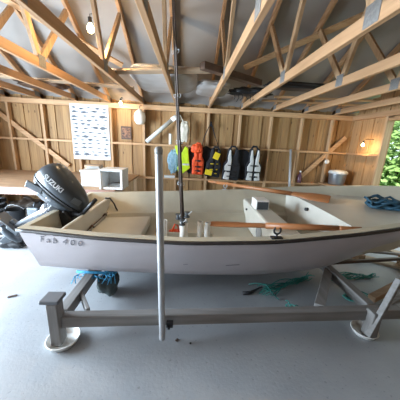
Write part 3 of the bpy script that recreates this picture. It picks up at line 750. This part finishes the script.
tag(lump('sack', (-3.1, 4.35, .17), (.5, .42, .36), mat('sack_cloth', (.20, .17, .15), .9, var=.4), amp=.3, seed=6), 'lumpy brown sack deep under the workbench', 'sack', 'clutter under the workbench')
tag(lump('net_bundle', (-2.5, 3.12, .10), (.5, .3, .22), BLACK, amp=.4, freq=3, seed=8), 'dark heap of netting on the floor behind the motor leg', 'net')

# ------------------------------------------------------------------ poster of fish, picture frame
po = thing('fish_poster', 'white poster covered with rows of small fish drawings, pinned to the studs', 'poster', (-2.18, 5.29, 1.65))
PW, PH = .81, 1.17
def PM(u, v, dy=0): return Vector((-2.185+(u-.5)*PW+.0*v, 5.296-dy, 1.655+(v-.5)*PH))
adopt(po, MB().prism([(0, 0), (PW, 0), (PW, PH), (0, PH)], .004, Matrix.Translation(PM(0, 0))).put('sheet', PAPER))
rnd = random.Random(21); mb = MB()
def fish(cx, cz, L, s=1, fat=.24):
    P = [(-.5, 0), (-.36, .5), (-.1, .95), (.15, .75), (.32, .22), (.5, .75), (.44, 0), (.5, -.7), (.32, -.2), (.12, -.6), (-.12, -.85), (-.36, -.5)]
    mb.prism([(cx+x*L*s, cz+z*L*fat*.5) for x, z in P], .002, Matrix.Translation((0, 5.2955, 0)))
rowsv = [.93, .865, .79, .72, .65, .58, .50, .43, .37, .30, .22, .14, .09]
for i, v_ in enumerate(rowsv):
    n = rnd.choice((4, 5, 5, 6)); 
    for k in range(n):
        u = (k+.5)/n+rnd.uniform(-.03, .03); L = rnd.uniform(.5, .85)*PW/n*(1.0 if rnd.random() > .2 else 1.15)
        p = PM(u, v_+rnd.uniform(-.012, .012)); fish(p.x, p.z, L, rnd.choice((1, 1, 1, -1)), rnd.uniform(.25, .46))
sheet = [c for c in po.children if c.name.startswith('sheet')][0]
sheet.data.materials.append(INK)
bmj = bmesh.new(); bmj.from_mesh(sheet.data); n0 = len(bmj.faces); tmp = bpy.data.meshes.new('t'); mb.bm.to_mesh(tmp); bmj.from_mesh(tmp); bmj.faces.ensure_lookup_table()
for f in bmj.faces[n0:]: f.material_index = 1
bmj.to_mesh(sheet.data); bmj.free(); bpy.data.meshes.remove(tmp)
PY = .105
pf = thing('picture_frame', 'small dark framed picture on the wall right of the fish poster', 'picture', (-1.42, 5.29, 1.7))
adopt(pf, MB().box2((-1.55, 5.285+PY, 1.55), (-1.32, 5.305+PY, 1.83)).put('frame', DBROWN, bevel=.004)); adopt(pf, MB().box2((-1.525, 5.281+PY, 1.58), (-1.345, 5.286+PY, 1.80)).put('print', PICT))
tag(MB().box((-.44, 5.27, .755), (.25, .06, .055)).put('carton', FOAM, bevel=.005), 'small white carton on the low rail left of the rods', 'carton')

# ------------------------------------------------------------------ things hanging on the back wall
bo = thing('buoy', 'white round buoy hanging high on the stud right of the fish poster', 'buoy', (-1.08, 5.18, 2.02))
adopt(bo, MB().lathe([(.01, -.15), (.07, -.14), (.115, -.07), (.12, .02), (.10, .09), (.05, .14), (.02, .17)], (-1.08, 5.17, 2.02), 24).put('float', WHITEP, smooth=True)); adopt(bo, MB().tube([(-1.08, 5.17, 2.18), (-1.08, 5.18, 2.25), (-1.06, 5.30, 2.27)], .008, 6).put('cord', BLACK))
dp = thing('plastic_pipe', 'pale grey plastic pipe slanting up to the right beside the buoy', 'pipe', (-.63, 5.2, 1.8))
adopt(dp, MB().tube([(-.95, 5.2, 1.52), (-.34, 5.2, 2.05)], .045, 16).put('tube', mat('pale_pipe', (.55, .55, .52), .5, var=.1), smooth=True)); adopt(dp, MB().tube([(-.40, 5.2, 2.0), (-.33, 5.2, 2.06), (-.30, 5.2, 2.02)], .052, 16).put('elbow', WHITEP, smooth=True))
vt = thing('tube_light', 'short pale vertical tube on the wall left of the yellow vest', 'tube', (-.44, 5.2, 1.58))
adopt(vt, MB().lathe([(.035, 0), (.035, .22), (.03, .23)], (-.43, 5.272, 1.485), 14).put('tube', WHITEP, smooth=True))
hc = thing('cloth_bag', 'cream cloth bag hanging behind the upright rods', 'bag', (-.12, 5.22, 1.8))
adopt(hc, lump('bag', (-.12, 5.2, 1.76), (.20, .10, .46), CLOTHW, amp=.35, freq=2, seed=11, p=2.2)); adopt(hc, MB().tube([(-.22, 5.22, 2.0), (-.25, 5.24, 2.12), (-.28, 5.30, 2.16)], .012, 8).tube([(-.14, 5.22, 1.96), (-.22, 5.24, 2.1), (-.27, 5.30, 2.16)], .012, 8).put('drawstring', CLOTHW))
hs = thing('strap', 'dark looped strap hanging over the rail right of the rods', 'strap', (.42, 5.25, 1.8))
adopt(hs, MB().tube([(.28, 5.26, 1.46), (.33, 5.25, 1.7), (.44, 5.25, 1.95), (.48, 5.25, 1.96), (.55, 5.25, 1.75), (.66, 5.26, 1.48)], .010, 8).put('loop', NAVY, smooth=True)); adopt(hs, MB().box((.46, 5.25, 1.96), (.03, .02, .10)).put('clip', NAVY))

BODY = [(-.30, 1), (-.12, 1), (-.08, .84), (0, .76), (.08, .84), (.12, 1), (.30, 1), (.35, .78), (.32, .64), (.5, .48), (.48, .0), (-.48, .0), (-.5, .48), (-.32, .64), (-.35, .78)]
PANEL = [(.23, .95), (.15, .95), (.12, .80), (.06, .66), (.06, .30), (.40, .30), (.42, .44), (.26, .58), (.28, .76)]
LOWP = [(.06, .27), (.36, .27), (.44, .03), (.08, .01)]
def vest(label, x, zb, w, h, y, body, panel, low, buckle=BLACK, lean=0, sides=(-1, 1), lsides=(-1, 1), thick=.09, group='life vests hanging on the rail'):
    root = thing('life_vest', label, 'life vest', (x, y, zb), group)
    M = Matrix.Translation((x, y, zb)) @ Euler((0, lean, 0)).to_matrix().to_4x4()
    def pr_(poly, sx, t, dy): return MB().prism([(p[0]*w*sx, p[1]*h) for p in poly], t, M @ Matrix.Translation((0, dy, 0)))
    adopt(root, pr_(BODY, 1, thick, 0).put('body', body, bevel=.03, segs=4, smooth=False))
    for s in sides: adopt(root, pr_(PANEL, s, .05, -.035).put('front_panel', panel, bevel=.018, segs=3))
    for s in lsides: adopt(root, pr_(LOWP, s, .05, -.035).put('lower_panel', low, bevel=.018, segs=3))
    for zf in (.28, .14, .48): 
        mb = MB(); mb.box(M @ Vector((0, -.045, zf*h)), (w*.5, .012, .02)); adopt(root, mb.put('strap', buckle, bevel=.002, segs=1))
        mb = MB(); mb.box(M @ Vector((.01, -.06, zf*h)), (.055, .02, .045)); adopt(root, mb.put('buckle', BLACK, bevel=.004))
    adopt(root, MB().tube([M @ Vector((-.2*w, .06, .98*h)), M @ Vector((-.1*w, .08, 1.06*h)), M @ Vector((.1*w, .08, 1.06*h)), M @ Vector((.2*w, .06, .98*h))], .022, 8).put('collar', body, smooth=True))
    return root
YV = 5.15
vest('black life vest with a white panel on one side only', .96, .74, .40, .72, YV, NAVY, VWH, VWH, lean=.06, sides=(-1,), lsides=(-1,))
vest('black life vest with two white front panels', 1.49, .74, .37, .74, YV, NAVY, VWH, VWH)
ny = vest('dark navy life vest with yellow patches, left of the white pair', .535, .80, .35, .64, YV, NAVY, NAVY, NAVY, buckle=YEL2, lean=.12, lsides=())
adopt(ny, MB().box((.61, 5.09, 1.28), (.13, .02, .15), (0, .35, 0)).put('shoulder_patch', YEL2, bevel=.006)); adopt(ny, MB().box((.45, 5.10, .91), (.16, .02, .12), (0, .2, 0)).put('hem_patch', YEL2, bevel=.006))
ov = vest('orange-red life vest hanging over a dark jacket', .205, .84, .27, .66, YV, ORG, ORG, ORG, lean=.0)
adopt(ov, lump('hood', (.16, 5.12, 1.42), (.24, .12, .20), ORG, amp=.25, seed=15, p=2.3))
tag(lump('jacket', (.045, 5.275, 1.13), (.20, .045, .56), NAVY, amp=.2, seed=16, flat=False), 'dark jacket hanging between the yellow vest and the orange-red vest', 'jacket', 'clothes hanging on the rail')
tag(lump('jacket', (.40, 5.275, 1.16), (.42, .045, .60), NAVY, amp=.15, seed=17, flat=False), 'dark garment hanging behind the orange-red vest', 'jacket', 'clothes hanging on the rail')
tag(lump('jacket', (1.22, 5.275, 1.10), (.44, .045, .66), NAVY, amp=.15, seed=19, flat=False), 'dark garment hanging between the two white-fronted life vests', 'jacket', 'clothes hanging on the rail')
hv = thing('safety_vest', 'bright yellow safety vest hanging beside the rods', 'safety vest', (-.17, YV, .8))
M = Matrix.Translation((-.17, YV+.02, .86))
adopt(hv, MB().prism([(-.16, .60), (-.06, .62), (0, .45), (.08, .60), (.14, .56), (.17, .30), (.20, .12), (.05, 0), (-.04, -.02), (-.10, .1), (-.02, .28), (-.12, .45)], .05, M).put('body', YEL, bevel=.015, segs=3)); adopt(hv, MB().box((-.07, YV+.012, 1.06), (.16, .012, .04)).put('reflective_band', VWH, bevel=.003))
tag(lump('towel', (-.36, 5.265, 1.10), (.24, .05, .52), BLUEC, amp=.3, seed=22, p=2.3, flat=False), 'light blue patterned cloth hanging left of the yellow safety vest', 'cloth', 'clothes hanging on the rail')

# ------------------------------------------------------------------ right end: pipe, bottle, shelf with bucket
tag(MB().tube([(2.44, 5.12, 0), (2.35, 5.26, 1.50)], .028, 14).put('metal_pipe', STEEL, smooth=True), 'slim grey pipe leaning upright against the back wall right of the life vests', 'pipe')
bt = thing('bottle', 'small dark bottle standing on the low rail left of the diagonal brace', 'bottle', (2.66, 5.285, .726))
adopt(bt, MB().lathe([(.045, 0), (.048, .02), (.048, .17), (.02, .22), (.018, .25)], (2.66, 5.27, .727), 16).put('body', GLASSP, smooth=True)); adopt(bt, MB().lathe([(.02, 0), (.02, .04)], (2.66, 5.27, .977), 12).put('cap', WHITEP))
sh = thing('corner_shelf', 'small pine shelf in the right corner carrying the silver bucket', 'shelf', (3.4, 5.1, .72))
adopt(sh, MB().box2((3.15, 4.93, .728), (3.70, 5.30, .75)).put('board', PINE_X, bevel=.002)); adopt(sh, MB().bar((3.3, 5.28, .5), (3.3, 5.0, .727), .03, .03).put('bracket', PINE_X))
bu = thing('metal_bucket', 'silver metal bucket with a rolled rim on the corner shelf', 'bucket', (3.47, 5.1, .75))
adopt(bu, MB().lathe([(.155, 0), (.165, .02), (.19, .26), (.19, .265), (.183, .262), (.15, .01)], (3.47, 5.1, .751), 28).put('pail', SILV, smooth=True)); adopt(bu, MB().tube([(3.47+.192*math.cos(a), 5.1+.192*math.sin(a), 1.015) for a in [2*PI*i/28 for i in range(29)]], .013, 8, cap=False).put('rim', WHITEP, smooth=True))
adopt(bu, MB().lathe([(.194, 0), (.198, .02), (.17, .045), (.05, .06), (.01, .062)], (3.47, 5.1, 1.024), 28).put('lid', WHITEP, smooth=True))
tag(MB().lathe([(.05, 0), (.05, .03), (.035, .045)], (3.28, 5.31, 1.25), 14, Euler((PI/2, 0, 0)).to_matrix().to_4x4()).put('junction_box', WHITEP), 'small round white junction box on the stud at the right', 'junction box')

# ------------------------------------------------------------------ lamps
def bulb(label, x, y, z, r, energy, hang=None, emat=BULB, bracket=None):
    b = thing('bare_bulb', label, 'light bulb', (x, y, z), 'bare bulbs')
    adopt(b, MB().lathe([(.002, -r*1.05), (r*.6, -r*.85), (r, -.0), (r*.8, r*.6), (r*.4, r*1.2), (r*.35, r*1.5)], (x, y, z), 20).put('glass', emat, smooth=True)).visible_shadow = True
    adopt(b, MB().lathe([(r*.5, 0), (r*.55, r*1.4), (r*.2, r*1.6)], (x, y, z+r*1.4), 14).put('socket', BLACK))
    if hang: adopt(b, MB().tube(hang, .005, 6).put('cable', BLACK))
    l = light('bulb_light', 'POINT', (x, y, z-r*1.6), energy, (1, .70, .38), radius=r); adopt(b, l)
bulb('bright bare bulb hanging beside a truss at the upper left', -1.12, 2.90, 2.70, .038, 44, [(-1.12, 2.90, 2.80), (-1.11, 2.88, 2.83), (-1.06, 2.83, 2.81)])
bulb('small glowing bulb under the top plate above the fish poster', -1.46, 5.13, 2.27, .032, 7, [(-1.46, 5.13, 2.36), (-1.46, 5.2, 2.40), (-1.46, 5.32, 2.40)])
bulb('small glowing bulb on the right wall near the corner', 3.60, 4.68, 1.66, .028, 9, [(3.60, 4.68, 1.74), (3.63, 4.68, 1.78), (3.815, 4.68, 1.78)])

# ------------------------------------------------------------------ stuff stored on the tie beams
ZB = 2.403
tag(lump('tarpaulin_roll', (-.42, 4.05, ZB+.09), (.98, 1.3, .18), TARP, amp=.10, freq=1.6, p=4, seed=31, flat=True), 'folded grey tarpaulin lying on the trusses behind the upright rods', 'tarpaulin', 'things stored on the trusses')
tag(lump('tarpaulin_roll', (.37, 4.35, ZB+.08), (.56, .8, .15), TARP, amp=.12, freq=1.8, p=4, seed=33), 'smaller grey tarpaulin bundle right of the rods on the trusses', 'tarpaulin', 'things stored on the trusses')
def tplank(name, label, a, b, w, h, m): return plank(name, label, a, b, w, h, m, 'things stored on the trusses')
tplank('plank', 'brown board lying along the top of the trusses left of the rods', (-1.1, 3.42, ZB+.02), (.22, 3.1, ZB+.02), .16, .03, CARD)
tplank('plank', 'dark brown board slanting across the trusses right of the rods', (.12, 3.0, ZB+.04), (1.0, 3.62, ZB+.04), .10, .08, DBROWN)
tag(lump('ski_bag', (1.62, 3.72, ZB+.05), (1.0, .26, .10), BLACK, amp=.2, seed=35, p=3), 'black long bag lying on the trusses, right of the hanging net', 'bag', 'things stored on the trusses')
nb = thing('net_bundle', 'dark net bundle on the trusses with loose strands hanging down', 'net', (.95, 4.45, ZB), 'things stored on the trusses')
adopt(nb, lump('bundle', (1.06, 4.35, ZB+.06), (.76, .36, .12), BLACK, amp=.35, freq=3, seed=37)); mb = MB(); rnd = random.Random(9)
for k in range(7):
    x = .75+.07*k; mb.tube([(x, 4.28, ZB+.02), (x+.02, 4.26, ZB-.05), (x+rnd.uniform(-.03, .05), 4.26, ZB-rnd.uniform(.06, .13))], .006, 5)
adopt(nb, mb.put('strand', BLACK))
tag(lump('dark_bundle', (-2.75, 4.7, ZB+.06), (.8, .5, .13), DBROWN, amp=.3, seed=41), 'dark bundle stored on the trusses at the far left', 'bundle', 'things stored on the trusses')
tag(lump('dark_bundle', (-1.95, 4.6, ZB+.05), (.45, .5, .11), BLACK, amp=.3, seed=43), 'small black bundle on the trusses above the fish poster', 'bundle', 'things stored on the trusses')
tplank('plank', 'long brown board on the trusses at the upper left, behind the bulb', (-3.6, 4.0, ZB+.02), (-1.0, 4.35, ZB+.02), .14, .03, CARD)
tplank('plank', 'pale board across the trusses at the right, first of two', (1.5, 4.35, ZB+.015), (3.5, 4.2, ZB+.015), .07, .028, PINE_X)
tplank('plank', 'pale board across the trusses at the right, closer to the wall', (1.4, 4.75, ZB+.015), (3.5, 4.68, ZB+.015), .07, .028, PINE_X)
# diagonal roof braces nailed under the rafters
def on_roof(x, y, d=.10): return (x, y, 2.345+SL*(3.02-abs(y-RIDGE_Y))-d)
struct(MB().bar(on_roof(.9, 4.3), on_roof(3.6, 2.7), .09, .03, (0, SL, 1)).put('trim_roof_brace', PINE_X))
struct(MB().bar(on_roof(-1.2, 4.4), on_roof(-3.9, 2.7), .09, .03, (0, SL, 1)).put('trim_roof_brace', PINE_X))

# ------------------------------------------------------------------ trees outside the right doorway
def tree(label, x, y, h, r, seed, n=2600):
    t = thing('leafy_tree', label, 'tree', (x, y, -.13), 'trees outside the doorway'); rnd = random.Random(seed); mb = MB()
    for k in range(n):
        d = Vector((rnd.gauss(0, 1), rnd.gauss(0, 1), rnd.gauss(0, 1))).normalized(); rr_ = r*rnd.uniform(.55, 1)*(1+.25*noise.noise(d*2.5+Vector((seed, 0, 0))))
        c = Vector((x, y, h*.5))+Vector((d.x*rr_, d.y*rr_, d.z*h*.5*rr_/r)); s = rnd.uniform(.07, .15)
        a = Vector((rnd.uniform(-1, 1), rnd.uniform(-1, 1), rnd.uniform(-1, 1))).normalized(); b = a.orthogonal().normalized()
        vs = [mb.bm.verts.new(c+q) for q in (a*s, b*s*.5, -a*s, -b*s*.5)]; mb.bm.faces.new(vs)
    adopt(t, mb.put('crown', LEAF)); adopt(t, MB().tube([(x, y, -.13), (x+.1, y, h*.4), (x, y+.1, h*.8)], [.14, .1, .04], 8).put('trunk', BARK, smooth=True))
tree('bright green leafy tree seen through the right doorway, nearest the door post', 7.0, 7.3, 4.0, 1.5, 51, 6500)
tree('green leafy tree standing further off behind the nearer one', 11.5, 11.2, 8.5, 2.7, 53, 5000)
